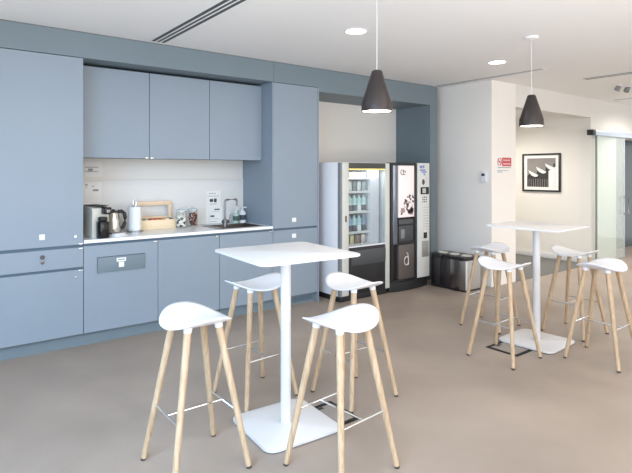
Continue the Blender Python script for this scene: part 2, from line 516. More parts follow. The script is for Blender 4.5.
notice(1.335, 1.49, 1.24, 1.445, [(0.0, 0.02, 0.17, 0.19, INK), (0.06, 0.085, 0.16, 0.168, INK), (0.07, 0.125, 0.115, 0.135, INK), (0.0, 0.02, 0.152, 0.158, INK)], 'white printed notice on the splashback just above the coffee machine')

# ------------------------------------------------------------------ things on the worktop
ZT = 0.9455
# coffee machine
t = thing('coffee_machine', 'cream and black coffee machine against the tall cabinet', 'coffee machine', (1.325, 5.12, ZT), math.radians(14))
CREAM = mat('cream_metal', (206, 203, 192), 0.4, 0.1, var=0.02)
prof = [(-0.13, 0.0), (0.13, 0.0), (0.13, 0.27), (0.09, 0.283), (-0.10, 0.29), (-0.13, 0.27)]
MB().prism([(p[0], p[1]) for p in prof], -0.08, 0.08, CREAM, bev=0.004, M=T(-0.02, 0.0, 0, -PI/2, PI/2)).build('housing', CREAM, t)
MB().box(-0.075, 0.018, -0.225, -0.142, 0.0, 0.155, BLACK_G, bev=0.014).box(-0.06, 0.012, -0.205, -0.142, 0.155, 0.195, BLACK, bev=0.012).build('brew_unit', BLACK_G, t)
MB().box(-0.015, 0.05, -0.20, -0.125, 0.215, 0.28, BLACK_G, bev=0.008).box(0.0, 0.035, -0.2035, -0.199, 0.228, 0.258, STEEL, bev=0.004).build('spout_head', BLACK_G, t)
MB().box(-0.07, 0.055, -0.14, 0.09, 0.2905, 0.297, bev=0.003).build('lid', BLACK, t)
tag(MB().box(-0.075, 0.075, -0.042, 0.042, 0, 0.012, WHITE, bev=0.004).box(-0.06, 0.06, -0.03, 0.03, 0.012, 0.03, LGREY, bev=0.004).build('saucer_tray', WHITE), 'small white tray lying in front of the black kettle', 'tray')
tr = bpy.data.objects['saucer_tray']; tr.location = (1.495, 4.975, ZT); tr.rotation_euler = (0, 0, 0.5)

# kettle
t = thing('electric_kettle', 'steel electric kettle with a black loop handle', 'kettle', (1.525, 5.245, ZT), math.radians(-14))
KS = mat('kettle_steel', (205, 200, 190), 0.22, 0.85, var=0.02)
MB().lathe([(0, 0.012), (0.068, 0.012), (0.071, 0.03), (0.062, 0.13), (0.053, 0.195), (0.05, 0.205), (0, 0.205)], KS, 28).build('body', KS, t)
MB().lathe([(0, 0), (0.08, 0), (0.08, 0.011), (0, 0.011)], BLACK, 28).build('power_base', BLACK, t)
MB().lathe([(0, 0.206), (0.05, 0.206), (0.046, 0.22), (0.014, 0.226), (0.014, 0.238), (0, 0.24)], BLACK, 24).build('lid', BLACK, t)
hp = [(0.04, 0, 0.214), (0.075, 0, 0.218), (0.102, 0, 0.196), (0.11, 0, 0.15), (0.105, 0, 0.10), (0.09, 0, 0.06), (0.068, 0, 0.04)]
MB().tube(hp, 0.018, BLACK, 12).build('handle', BLACK, t)
MB().prism([(-0.05, 0.155), (-0.085, 0.2), (-0.045, 0.2)], -0.014, 0.014, KS, M=T(0, 0, 0, 0, PI/2)).build('spout', KS, t)

# paper towel holder + roll
t = thing('paper_towel_holder', 'steel paper towel holder with a looped rod beside the kettle', 'holder', (1.742, 5.27, ZT))
MB().lathe([(0, 0), (0.085, 0), (0.085, 0.01), (0.08, 0.014), (0, 0.014)], STEEL, 28).build('base', STEEL, t)
lp = [(0, 0, 0.012), (0, 0, 0.265)]
MB().tube(lp, 0.005, CHROME, 10).tube([(0.016 * math.cos(a) * 1.0, 0, 0.288 + 0.036 * math.sin(a)) for a in [i * 2 * PI / 20 for i in range(21)]], 0.004, CHROME, 8).build('rod', CHROME, t)
tag(MB().lathe([(0.016, 0), (0.064, 0), (0.065, 0.004), (0.065, 0.24), (0.016, 0.24), (0.016, 0)], PAPER, 28).build('paper_towel_roll', PAPER), 'white roll of paper towel on the steel holder', 'paper roll')
bpy.data.objects['paper_towel_roll'].location = (1.742, 5.27, ZT + 0.015)

# wooden caddy
t = thing('wooden_caddy', 'open pale wooden box with a tall frame handle on the worktop', 'box', (2.008, 5.396, ZT), math.radians(-2))
mb = MB()
cw, cd, ch = 0.185, 0.065, 0.10
mb.box(-cw, cw, -cd, -cd + 0.012, 0, ch, bev=0.002).build('front_board', PINE, t)
PINE2 = mat('mid_pine', (230, 202, 170), 0.5, var=0.05, scale=8, stretch=(14, 2, 2))
MB().box(-cw - 0.012, cw + 0.012, cd, cd + 0.012, 0, ch + 0.03, bev=0.002).build('back_board', PINE2, t)
MB().box(-cw, cw, -cd + 0.012, cd, 0, 0.01).build('bottom_board', PINE, t)
for s in (-1, 1):
    a = s * cw
    MB().box(min(a, a + s*0.012), max(a, a + s*0.012), -cd, cd, 0, ch, bev=0.002).build('end_board', PINE, t)
    b0 = s * (cw - 0.006)
    MB().box(b0 - 0.018, b0 + 0.018, cd + 0.0125, cd + 0.026, 0, 0.245, bev=0.002).build('upright', PINE2, t)
MB().box(-cw - 0.012, cw + 0.012, cd + 0.0125, cd + 0.028, 0.2455, 0.29, bev=0.003).build('handle_bar', PINE2, t)
sc = [((206, 92, 62), 'red'), ((214, 120, 70), 'orange'), ((198, 84, 58), 'red'), ((150, 160, 130), 'green'), ((172, 168, 160), 'grey'), ((200, 150, 90), 'yellow'), ((230, 226, 216), 'white'), ((120, 110, 100), 'brown')]
order = ['third', 'fourth', 'fifth', 'first', 'second', 'sixth', 'seventh', 'eighth']
xs = [-0.045, 0.0, 0.04, -0.155, -0.105, 0.075, 0.115, 0.155]
for (rgb, nm), od, x in zip(sc, order, xs):
    o = MB().box(-0.017, 0.017, -0.045, 0.045, 0.0, 0.098, bev=0.004).build('tea_packet', mat('packet_' + nm + od, rgb, 0.5, var=0.1, scale=25))
    p = t.matrix_world if False else Matrix.Translation((2.008, 5.396, ZT)) @ Matrix.Rotation(math.radians(-2), 4, 'Z')
    o.location = p @ Vector((x, 0.005, 0.012)); o.rotation_euler = (0.0, 0.08 * (1 if x > 0 else -1) * 0, -0.03)
    tag(o, nm + ' packet in the open wooden box, ' + od + ' from the left', 'packet', 'packets in the wooden box')

# jars
GJ = glass_mat('jar_glass', (250, 250, 248), thin=0.985)
JL = mat('jar_lid_glass', (196, 204, 204), 0.2, var=0.05, scale=20)
def jar(x, y, label):
    t = thing('glass_jar', label, 'jar', (x, y, ZT), 0.0, 'glass jars on the worktop')
    MB().lathe([(0, 0.004), (0.054, 0.004), (0.058, 0.012), (0.058, 0.155), (0.05, 0.172), (0.05, 0.178)], GJ, 28).build('glass', GJ, t)
    MB().lathe([(0, 0.178), (0.054, 0.178), (0.054, 0.196), (0.03, 0.202), (0.012, 0.205), (0.014, 0.222), (0, 0.226)], JL, 24).build('lid', JL, t)
    MB().tube([(0.055 * math.cos(a), 0.055 * math.sin(a), 0.176) for a in [i * 2 * PI / 24 for i in range(25)]], 0.004, CHROME, 6).build('clip_ring', CHROME, t)
    return t
jar(2.245, 5.285, 'glass jar of black and white packets, left of two jars')
jar(2.405, 5.355, 'glass jar of reddish brown pods, right of two jars')
def filling(x, y, name, label, cols, n, h, s):
    mb = MB()
    ms = [mat(name + '_%d' % i, c, 0.5, var=0.05) for i, c in enumerate(cols)]
    for k in range(n):
        a = random.uniform(0, 2 * PI); r = 0.038 * math.sqrt(random.random()); z = 0.022 + (h - 0.03) * k / n
        mb.box(-s, s, -s * 0.7, s * 0.7, -s*0.8, s*0.8, random.choice(ms), bev=s * 0.3, seg=1,
               M=T(r * math.cos(a), r * math.sin(a), z, random.uniform(0, 3), random.uniform(-.5, .5), random.uniform(-.5, .5)))
    o = mb.build(name, ms[0])
    o.location = (x, y, ZT)
    return tag(o, label, 'packets', None, 'stuff')
filling(2.245, 5.285, 'sugar_packets', 'black and white packets filling the left glass jar', [(250, 246, 240), (248, 242, 234), (246, 242, 236), (240, 236, 230), (60, 58, 60)], 60, 0.15, 0.014)
filling(2.405, 5.355, 'coffee_pods', 'reddish brown pods filling the right glass jar', [(128, 62, 48), (96, 50, 42), (176, 110, 84), (70, 44, 40)], 60, 0.155, 0.014)

# ------------------------------------------------------------------ vending machines
VY = 4.65
t = thing('snack_vending_machine', 'grey glass fronted snack vending machine in the alcove', 'vending machine', (4.355, VY, 0))
x0, x1 = -0.41, 0.41      # local x ; y 0 = front
H = 1.668
mb = MB()
mb.box(x0, x0 + 0.04, 0.05, 0.85, 0.07, H, bev=0.004).box(x1 - 0.04, x1, 0.05, 0.85, 0.07, H, bev=0.004)
mb.box(x0 + 0.04, x1 - 0.04, 0.81, 0.85, 0.07, H).box(x0 + 0.04, x1 - 0.04, 0.05, 0.81, H - 0.04, H).box(x0 + 0.04, x1 - 0.04, 0.05, 0.81, 0.55, 0.60)
mb.build('cabinet_body', LGREY, t)
IN = mat('machine_interior', (196, 196, 204), 0.5, var=0.01)
MB().box(x0 + 0.041, x1 - 0.041, 0.60, 0.61, 0.61, H - 0.05, IN).box(x0 + 0.041, x0 + 0.05, 0.07, 0.6, 0.61, H - 0.05, IN).box(0.14, 0.15, 0.10, 0.6, 0.61, H - 0.05, LGREY).build('interior_liner', IN, t)
MB().box(0.152, 0.31, 0.09, 0.105, 0.64, 1.575, mat('interior_side_panel', (214, 212, 222), 0.35, var=0.03)).build('delivery_column', LGREY, t)
MB().box(x0 + 0.02, x1 - 0.02, 0.03, 0.8, 0.0, 0.069, bev=0.004).build('plinth', BLACK, t)
# door
dr = MB().box(x0 + 0.025, -0.285, -0.01, 0.045, 0.075, H - 0.006, FRAME_G, bev=0.006).box(0.335, x1 - 0.005, -0.01, 0.045, 0.075, H - 0.006, FRAME_G, bev=0.006) \
    .box(x0, x0 + 0.024, 0.0, 0.048, 0.072, H - 0.004, MGREY).build('door_frame', FRAME_G, t)
MB().box(-0.284, 0.334, -0.004, 0.045, 1.592, H - 0.008, bev=0.002).build('header_panel', OLIVE, t)
YL = mat('yellow_light_strip', (250, 226, 130), 0.5, var=0.01, emit=0.5)
MB().box(-0.284, 0.334, 0.004, 0.04, 1.578, 1.591).build('light_strip', YL, t)
MB().box(-0.284, 0.334, 0.01, 0.016, 0.655, 1.577).build('glass_pane', GLASS, t)
MB().box(-0.284, 0.334, -0.002, 0.045, 0.640, 0.654, LGREY).build('sill', LGREY, t)
lp = MB().box(-0.284, 0.334, 0.0, 0.045, 0.075, 0.639, bev=0.003).build('lower_panel', BLACK, t)
MB().box(-0.245, 0.332, -0.012, 0.0, 0.42, 0.60, DGREY, bev=0.005).build('delivery_flap', DGREY, lp)
MB().box(-0.345, -0.325, -0.022, -0.01, 0.955, 1.03, mat('bronze', (120, 104, 88), 0.4, 0.5), bev=0.004).build('lock_handle', BLACK, dr)
SHZ = [1.48, 1.312, 1.065, 0.815, 0.66]
for z in SHZ:
    MB().box(-0.358, 0.136, 0.085, 0.58, z - 0.018, z - 0.004, WHITE).box(-0.358, 0.136, 0.07, 0.084, z - 0.022, z + 0.008, WHITE_M).build('shelf', WHITE, t)

# products
pk = [
    (1.48, 'topmost shelf', 'snack_bag', 0.075, [((226, 200, 130), 'yellow'), ((236, 220, 190), 'cream'), ((232, 204, 180), 'peach'), ((214, 210, 214), 'silver'), ((238, 240, 240), 'white')]),
    (1.312, 'second shelf', 'snack_bag', 0.135, [((150, 148, 150), 'grey'), ((122, 120, 124), 'dark grey'), ((240, 240, 238), 'white'), ((140, 138, 140), 'grey'), ((238, 234, 230), 'white'), ((176, 184, 186), 'silver')]),
    (1.065, 'third shelf', 'drink_bottle', 0.2, [((196, 222, 222), 'pale green')] * 6),
    (0.815, 'fourth shelf', 'drink_bottle', 0.2, [((150, 176, 214), 'blue'), ((160, 190, 224), 'blue'), ((150, 178, 214), 'blue'), ((186, 216, 220), 'pale green'), ((186, 216, 220), 'pale green'), ((140, 160, 180), 'blue grey')]),
    (0.66, 'bottom shelf', 'snack_bag', 0.12, [((126, 118, 116), 'grey'), ((220, 206, 200), 'cream'), ((226, 214, 160), 'yellow'), ((150, 120, 110), 'brown'), ((222, 204, 196), 'pink')]),
]
ordn = ['first', 'second', 'third', 'fourth', 'fifth', 'sixth']
DARKC = mat('dark_drink', (84, 86, 96), 0.25, var=0.05)
def bag(h, w, m):
    mb = MB()
    t_ = bmesh.new()
    nx, nz = 6, 8
    grid = {}
    for side in (-1, 1):
        for i in range(nx + 1):
            for k in range(nz + 1):
                u, v = i / nx, k / nz
                e = math.sin(PI * u) ** 0.7 * math.sin(PI * v) ** 0.6 if 0 < u < 1 and 0 < v < 1 else 0
                if (side == 1 and (i in (0, nx) or k in (0, nz))):
                    grid[(side, i, k)] = grid[(-1, i, k)]
                else:
                    grid[(side, i, k)] = t_.verts.new(((u - .5) * w, side * 0.024 * e, v * h))
        for i in range(nx):
            for k in range(nz):
                t_.faces.new((grid[(side, i, k)], grid[(side, i + 1, k)], grid[(side, i + 1, k + 1)], grid[(side, i, k + 1)]))
    mb._merge(t_, m, None, True)
    return mb.build('snack_bag', m, auto=False)
for z, sname, kind, h, items in pk:
    n = len(items)
    step = 0.47 / n
    for k, (rgb, cn) in enumerate(items):
        x = -0.345 + step * (k + 0.5)
        M_ = mat('pack_%d_%d_%d' % rgb, rgb, 0.35, var=0.25, scale=22)
        lab = '%s %s on the %s of the snack machine, %s from the left' % (cn, 'snack packet' if kind == 'snack_bag' else 'drink bottle', sname, ordn[k])
        if kind == 'snack_bag':
            o = bag(h, step * 0.9, M_)
            o.location = (4.355 + x, VY + 0.135, z - 0.003)
            o.rotation_euler = (0, 0, random.uniform(-.25, .25))
            tag(o, lab, 'snack', 'snacks in the vending machine')
        else:
            r = step * 0.42
            bt = thing('drink_bottle', lab, 'bottle', (4.355 + x, VY + 0.14, z - 0.003), 0, 'bottles in the vending machine')
            MB().lathe([(0, 0), (r, 0), (r, h * 0.40)], DARKC if k % 3 != 1 else LGREY, 14).lathe([(r, h * 0.40), (r, h * 0.78), (r * 0.45, h * 0.90), (r * 0.4, h * 0.94)], M_, 14).build('body', M_, bt)
            MB().lathe([(0, h * 0.94), (r * 0.45, h * 0.94), (r * 0.45, h), (0, h)], WHITE, 12).build('cap', WHITE, bt)

# hot drinks machine
t = thing('coffee_vending_machine', 'black hot drinks vending machine with a white keypad column', 'vending machine', (4.785, VY, 0))
W = 0.745; H = 1.672
MB().box(0, W, 0.05, 0.85, 0.12, H, bev=0.006).build('cabinet_body', BLACK, t)
MB().prism([(0, 0.85), (W, 0.85), (W, 0.04), (W * 0.78, 0.0), (W * 0.5, -0.012), (W * 0.2, 0.0), (0, 0.03)], 0.0, 0.119, BLACK, bev=0.004).build('plinth', BLACK, t)
dr = MB().box(0.0, 0.045, -0.004, 0.048, 0.125, H - 0.004, BLACK, bev=0.008).box(0.455, 0.5, -0.004, 0.048, 0.125, H - 0.004, BLACK, bev=0.006) \
    .box(0.045, 0.455, -0.002, 0.048, 1.635, H - 0.004, BLACK, bev=0.002).box(0.045, 0.455, 0.0, 0.048, 0.60, 0.622, BLACK, bev=0.002) \
    .box(0.045, 0.455, 0.0, 0.048, 0.125, 0.15, BLACK, bev=0.002).box(0.155, 0.455, 0.04, 0.048, 0.622, 0.955, BLACK_G).build('door_frame', BLACK, t)
CUR = mat('curved_gloss_strip', (112, 118, 128), 0.12, 0.6, var=0.1, scale=3)
MB().prism([(0.046, 0.045), (0.046, 0.012), (0.07, -0.006), (0.1, -0.008), (0.13, 0.0), (0.152, 0.02), (0.152, 0.045)], 0.624, 1.634, CUR, smooth=True).build('gloss_strip', CUR, t)
# backlit poster with coffee-bean like blots
PO = mat('backlit_poster', (240, 228, 226), 0.4, var=0.03, scale=4, emit=0.12)
ps = MB().box(0.154, 0.454, 0.006, 0.047, 0.957, 1.634, bev=0.002).build('poster_panel', PO, t)
mb = MB()
BR = mat('brown_print', (92, 76, 74), 0.6, var=0.1)
BR2 = mat('mauve_print', (170, 150, 148), 0.6, var=0.1)
for (a, z, r) in ((0.222, 1.545, 0.028), (0.262, 1.54, 0.022)):
    mb.tube([(a + r * math.cos(q), 0.005, z + r * 1.2 * math.sin(q)) for q in [i * 2 * PI / 14 for i in range(13)]], 0.005, BR, 6)
mb.build('poster_emblem', BR, ps)
mb = MB()
rs = random.Random(3)
for k in range(46):
    z = rs.uniform(0.99, 1.24); f = (1.24 - z) / 0.25
    x = rs.uniform(0.2 + 0.1 * (1 - f), 0.44)
    s = rs.uniform(0.007, 0.016)
    q = rs.uniform(0, 3)
    mb.prism([(s * math.cos(i * PI / 4) * 1.3, s * math.sin(i * PI / 4)) for i in range(8)], 0, 0.002, BR if rs.random() < .55 else BR2, M=T(x, 0.006, z, 0, PI/2) @ Matrix.Rotation(q, 4, 'Z'))
mb.prism([(-0.05, -0.02), (-0.02, -0.05), (0.06, -0.03), (0.07, 0.02), (0.03, 0.05), (0.0, 0.02)], 0, 0.002, BR, M=T(0.37, 0.006, 1.045, 0, PI/2))
mb.prism([(-0.04, -0.02), (0.0, -0.04), (0.05, -0.02), (0.03, 0.03), (-0.03, 0.03)], 0, 0.002, BR2, M=T(0.23, 0.006, 1.05, 0, PI/2))
mb.build('poster_print', BR, ps)
by = MB().box(0.165, 0.45, 0.012, 0.02, 0.64, 0.93, DGREY, bev=0.004).box(0.155, 0.455, -0.004, 0.04, 0.85, 0.868, BLACK, bev=0.003).box(0.155, 0.455, -0.012, 0.04, 0.622, 0.64, BLACK, bev=0.003).build('dispensing_bay', DGREY, t)
MB().box(0.20, 0.27, 0.006, 0.012, 0.68, 0.80, MGREY, bev=0.003).build('cup_station', MGREY, by)
BRN = mat('lower_brown_panel', (92, 84, 80), 0.35, var=0.12, scale=14, stretch=(14, 1, 0.5))
pn = MB().box(0.154, 0.454, 0.004, 0.047, 0.152, 0.598, bev=0.004).build('lower_panel', BRN, t)
LOGO = mat('logo_white', (214, 210, 206), 0.5)
mb = MB()
mb.tube([(0.30 + 0.042 * math.cos(q), 0.0035, 0.385 + 0.055 * math.sin(q)) for q in [0.6 + i * 5.2 / 16 for i in range(17)]], 0.007, LOGO, 6)
mb.tube([(0.335, 0.0035, 0.33), (0.338, 0.0035, 0.40), (0.325, 0.0035, 0.47), (0.30, 0.0035, 0.495)], 0.007, LOGO, 6)
mb.build('panel_emblem', LOGO, pn)
COLM = mat('keypad_column', (212, 212, 208), 0.4, var=0.02)
kc = MB().box(0.502, W, -0.012, 0.048, 0.135, H - 0.002, bev=0.008).build('keypad_column', COLM, t)
mb = MB()
for (a, b, c, d) in ((0.54, 0.60, 1.60, 1.635), (0.61, 0.635, 1.60, 1.645), (0.54, 0.66, 1.565, 1.585), (0.58, 0.68, 1.54, 1.558), (0.62, 0.65, 1.505, 1.53)):
    mb.box(a, b, -0.0135, -0.011, c, d)
mb.build('blue_emblem', BLUEINK, kc)
MB().lathe([(0, 0), (0.028, 0), (0.024, 0.006), (0, 0.006)], DGREY, 16, T(0.615, -0.012, 1.415, 0, PI/2) @ Matrix.Scale(1.4, 4, (0, 1, 0))).build('sensor', DGREY, kc)
ds = MB().box(0.56, 0.725, -0.018, -0.011, 1.25, 1.345, bev=0.004).build('display_bezel', BLACK_G, kc)
MB().box(0.59, 0.66, -0.020, -0.017, 1.265, 1.33).build('display', mat('display_grey', (172, 172, 164), 0.3, emit=0.1), ds)
for j in range(3):
    for i in range(3):
        MB().box(0.595 + i * 0.035, 0.615 + i * 0.035, -0.0165, -0.011, 1.20 - j * 0.03, 1.218 - j * 0.03, bev=0.003).build('button', DGREY if (i + j) % 2 else MGREY, kc)
mb = MB()
for k in range(9):
    mb.box(0.61, 0.69, -0.0132, -0.011, 1.07 - k * 0.037, 1.074 - k * 0.037, INK).box(0.705, 0.713, -0.0136, -0.011, 1.066 - k * 0.037, 1.078 - k * 0.037, INK_D)
mb.build('selection_list', INK, kc)
MB().box(0.62, 0.69, -0.017, -0.011, 0.655, 0.735, BLACK, bev=0.004).box(0.625, 0.665, -0.0175, -0.012, 0.735, 0.775, WHITE, bev=0.004).build('coin_slot', BLACK, kc)
MB().box(0.585, 0.722, -0.016, -0.011, 0.405, 0.62, bev=0.005).build('coin_return', mat('pewter', (150, 150, 144), 0.4, 0.3, var=0.03), kc)

# ------------------------------------------------------------------ recycling bin
t = thing('recycling_bin', 'low three compartment recycling bin of black and steel by the white wall', 'bin', (5.745, 4.375, 0))
hb = 0.40
def drow(y0, y1, m, name):
    pts = [(0.16, y0), (0.16, y1), (-0.155, y1), (-0.172, (y0 + y1) / 2 + (y1 - y0) * .25), (-0.178, (y0 + y1) / 2), (-0.172, (y0 + y1) / 2 - (y1 - y0) * .25), (-0.155, y0)]
    return MB().prism(pts, 0.02, hb, m, bev=0.004).build(name, m, t)
SB = mat('bin_steel', (150, 148, 146), 0.3, 1.0, var=0.12, scale=5, stretch=(1, 3, 0.3))
SB2 = mat('bin_side_grey', (178, 176, 172), 0.42, 0.3, var=0.03)
BB = mat('bin_black', (40, 36, 38), 0.35, var=0.05)
drow(-0.275, -0.03, SB, 'steel_section')
drow(-0.028, 0.128, BB, 'black_section')
drow(0.13, 0.285, BB, 'black_section')
MB().box(-0.12, 0.155, -0.283, -0.276, 0.02, hb - 0.002, SB2, bev=0.002).box(-0.155, -0.12, -0.281, -0.276, 0.02, hb - 0.002, WHITE_M, bev=0.002).box(-0.03, 0.06, -0.288, -0.282, 0.335, 0.36, BLACK, bev=0.004).build('side_panel', SB2, t)
MB().prism(rrect(0.345, 0.575, 0.03), 0.0, 0.02, BB, M=T(-0.005, 0.0, 0)).build('base', BB, t)
for y in (-0.19, 0.0, 0.19):
    l = MB().prism(rrect(0.345, 0.186, 0.035), hb + 0.001, hb + 0.045, BB, bev=0.008, M=T(-0.006, y, 0)).build('lid', BB, t)
    MB().lathe([(0, 0.0465), (0.05, 0.0465), (0.055, 0.054), (0.07, 0.054), (0.072, 0.0455)]  , mat('lid_ring', (196, 192, 182), 0.4), 20, T(-0.02, y, hb)).build('opening', mat('lid_ring', (196, 192, 182), 0.4), l)
for y in (-0.15, 0.05, 0.2):
    MB().box(-0.215, -0.17, y - 0.04, y + 0.04, 0.025, 0.04, bev=0.005).build('pedal', BLACK, t)

# ------------------------------------------------------------------ bar tables
def bar_table(x, y, rz, label):
    t = thing('bar_table', label, 'table', (x, y, 0), rz, 'white bar tables')
    MB().prism(rrect(0.67, 0.67, 0.04, 8), 1.050, 1.064, WHITE_M, bev=0.004, seg=2).build('tabletop', WHITE_M, t)
    MB().lathe([(0, 0.02), (0.032, 0.02), (0.032, 1.042), (0, 1.042)], WHITE_M, 28).build('post', WHITE_M, t)
    b = MB()
    pts = rrect(0.51, 0.51, 0.06, 8)
    b.prism(pts, 0.006, 0.02, WHITE_M, bev=0.003)
    b.build('base_plate', WHITE_M, t)
    MB().prism(rrect(0.498, 0.498, 0.055, 8), 0.0, 0.006, RUBBER).build('base_gasket', RUBBER, t)
    MB().box(-0.14, 0.14, -0.14, 0.14, 1.042, 1.0495, bev=0.002).build('mounting_plate', WHITE_M, t)
    return t
bt = bar_table(1.785, 2.62, math.radians(-4), 'white square bar table nearest the camera, in front of the kitchen')
dup(bt, (4.475, 2.51, 0), math.radians(3), 'white square bar table farther away, in front of the corridor opening')

# ------------------------------------------------------------------ bar stools
def seat_mesh():
    """thin saddle shell: long axis x, its two ends turned up"""
    bm = bmesh.new()
    A, B = 0.215, 0.178
    nr, na = 10, 56
    def P(s, a, th):
        c, q = math.cos(a), math.sin(a)
        e = 2.0 / 2.35
        x = A * s * math.copysign(abs(c) ** e, c)
        y = B * s * math.copysign(abs(q) ** e, q)
        y *= 1 - 0.10 * (x / A) ** 2
        z = 0.769 + 0.049 * (abs(x) / A) ** 2.2 - 0.010 * (y / B) ** 2
        edge = 1 - s ** 4
        return Vector((x, y, z - th * (0.3 + 0.7 * edge)))
    layers = []
    for th in (0.0, 0.022):
        rings = [[bm.verts.new(P(0, 0, th))]]
        for r in range(1, nr + 1):
            rings.append([bm.verts.new(P(r / nr, 2 * PI * k / na, th)) for k in range(na)])
        layers.append(rings)
    for li, rings in enumerate(layers):
        for k in range(na):
            bm.faces.new((rings[0][0], rings[1][k], rings[1][(k + 1) % na]))
        for a, b in zip(rings[1:], rings[2:]):
            for k in range(na):
                bm.faces.new((a[k], b[k], b[(k + 1) % na], a[(k + 1) % na]))
    a, b = layers[0][-1], layers[1][-1]
    for k in range(na):
        bm.faces.new((a[k], a[(k + 1) % na], b[(k + 1) % na], b[k]))
    mb = MB()
    mb._merge(bm, WHITE, None, True)
    return mb

def make_stool(label):
    t = thing('bar_stool', label, 'stool', (0, 0, 0), 0, 'white bar stools with wooden legs')
    st = seat_mesh().build('seat', WHITE, t, auto=False)
    tops = {}
    for sx in (-1, 1):
        for sy in (-1, 1):
            top = Vector((sx * 0.097, sy * 0.086, 0.747)); foot = Vector((sx * 0.205, sy * 0.205, 0.012))
            d = (foot - top)
            lg = MB().tube([top + d * k / 6 for k in range(7)], 0.0198, WOOD, 16, r1=0.0148).build('leg', WOOD, t)
            u = d.normalized()
            MB().tube([foot - u * 0.0, foot + u * 0.0125], 0.0140, RUBBER, 12).build('foot_cap', RUBBER, lg)
            MB().tube([top + Vector((-sx*0.002, -sy*0.002, 0.016)), top + u * 0.012], 0.0235, WHITE, 14, r1=0.0205).build('leg_socket', WHITE, st)
            tops[(sx, sy)] = (top, foot)
    def at(sx, sy, z):
        a, b = tops[(sx, sy)]
        k = (a.z - z) / (a.z - b.z)
        return a + (b - a) * k
    zf = 0.30
    mb = MB()
    for sy in (-1, 1):
        mb.tube([at(-1, sy, zf), at(1, sy, zf)], 0.0055, CHROME, 8)
    a = (at(-1, -1, zf) + at(1, -1, zf)) / 2; b = (at(-1, 1, zf) + at(1, 1, zf)) / 2
    mb.tube([a, b], 0.0055, CHROME, 8)
    mb.build('footrest', CHROME, t)
    return t
ST = [
    (1.170, 2.568, 90, 'leftmost white bar stool, at the left side of the near table'),
    (1.766, 2.075, 5, 'white bar stool in front of the near table, between it and the camera'),
    (2.414, 2.700, 90, 'white bar stool behind the near table to its right, before the snack machine'),
    (1.868, 3.120, 3, 'white bar stool half hidden behind the post of the near table, by the cabinets'),
    (4.587, 3.070, 6, 'white bar stool behind the far table, beside the recycling bin'),
    (3.900, 2.475, 91, 'white bar stool at the left of the far table, legs at the floor box'),
    (5.038, 2.440, 86, 'white bar stool at the back right of the far table, near the carpet'),
    (4.490, 1.950, 2, 'rightmost white bar stool in front of the far table, cut by the photo edge'),
]
s0 = make_stool(ST[0][3])
for k, (x, y, a, lab) in enumerate(ST):
    if k == 0:
        s0.location = (x, y, 0); s0.rotation_euler = (0, 0, math.radians(a))
    else:
        dup(s0, (x, y, 0), math.radians(a), lab)

# floor boxes (power outlets let into the floor)
def floor_box(x, y, label):
    t = thing('floor_box', label, 'floor outlet', (x, y, 0.0), 0, 'floor outlet boxes')
    w = 0.13; d = 0.15; b = 0.028
    MB().box(-w, w, -d, -d + b, 0.0005, 0.006).box(-w, w, d - b, d, 0.0005, 0.006).box(-w, -w + b, -d + b, d - b, 0.0005, 0.006).box(w - b, w, -d + b, d - b, 0.0005, 0.006).build('frame', mat('floor_box_black', (22, 22, 22), 0.7), t)
    MB().box(-w + b, w - b, -d + b, d - b, 0.0005, 0.004).build('lid', mat('floor_box_lid', (150, 140, 132), 0.5, var=0.05), t)
    MB().box(-0.03, 0.03, d - b - 0.03, d - b - 0.005, 0.004, 0.005).build('cable_outlet', BLACK, t)
    return t
f0 = floor_box(2.075, 2.553, 'black framed floor outlet box half under the near table base')
dup(f0, (4.11, 2.555, 0), 0, 'black framed floor outlet box at the left of the far table base')

# ------------------------------------------------------------------ east / right wall things
t = thing('thermostat', 'small white thermostat with a dark display on the white wall', 'thermostat', (XE - 0.0003, 4.19, 1.41), 0)
MB().box(-0.02, 0, -0.05, 0.05, 0, 0.14, bev=0.004).build('case', WHITE, t)
MB().box(-0.0215, -0.0195, -0.025, 0.025, 0.085, 0.12).build('display', INK_D, t)

t = thing('no_smoking_sign', 'no smoking sign with a red ring and red panel on the white wall', 'sign', (6.235, YR, 1.63))
MB().box(0.005, 0.365, -0.003, -0.0002, -0.035, 0.125, PAPER).build('sign_plate', PAPER, t)
mb = MB().tube([(0.065 + 0.043 * math.cos(q), -0.0035, 0.06 + 0.05 * math.sin(q)) for q in [i * 2 * PI / 24 for i in range(25)]], 0.0065, RED, 6)
mb.tube([(0.035, -0.0035, 0.095), (0.095, -0.0035, 0.025)], 0.005, RED, 6).box(0.04, 0.09, -0.0045, -0.003, 0.053, 0.067, INK_D)
mb.build('prohibition_ring', RED, t)
mb = MB().box(0.125, 0.35, -0.0045, -0.003, 0.0, 0.118, RED)
for z in (0.068, 0.018):
    xx = 0.15
    while xx < 0.32:
        wv = random.uniform(0.012, 0.02)
        mb.box(xx, xx + wv, -0.0055, -0.0045, z + 0.004, z + 0.024, mat('sign_text', (228, 190, 190), 0.6))
        xx += wv + 0.006
mb.box(0.03, 0.34, -0.0042, -0.003, -0.024, -0.014, INK)
mb.build('red_panel', RED, t)
t = thing('small_sign', 'small white and blue line of print just below the no smoking sign', 'sign', (6.24, YR, 1.54))
MB().box(0, 0.34, -0.003, -0.0002, 0, 0.05).build('sign_plate', PAPER, t)
MB().box(0.01, 0.13, -0.0042, -0.003, 0.006, 0.016, mat('teal_print', (140, 160, 172), 0.6)).build('coloured_line', INK, t)
MB().box(0.01, 0.28, -0.0042, -0.003, 0.028, 0.034, INK).build('text_line', INK, t)

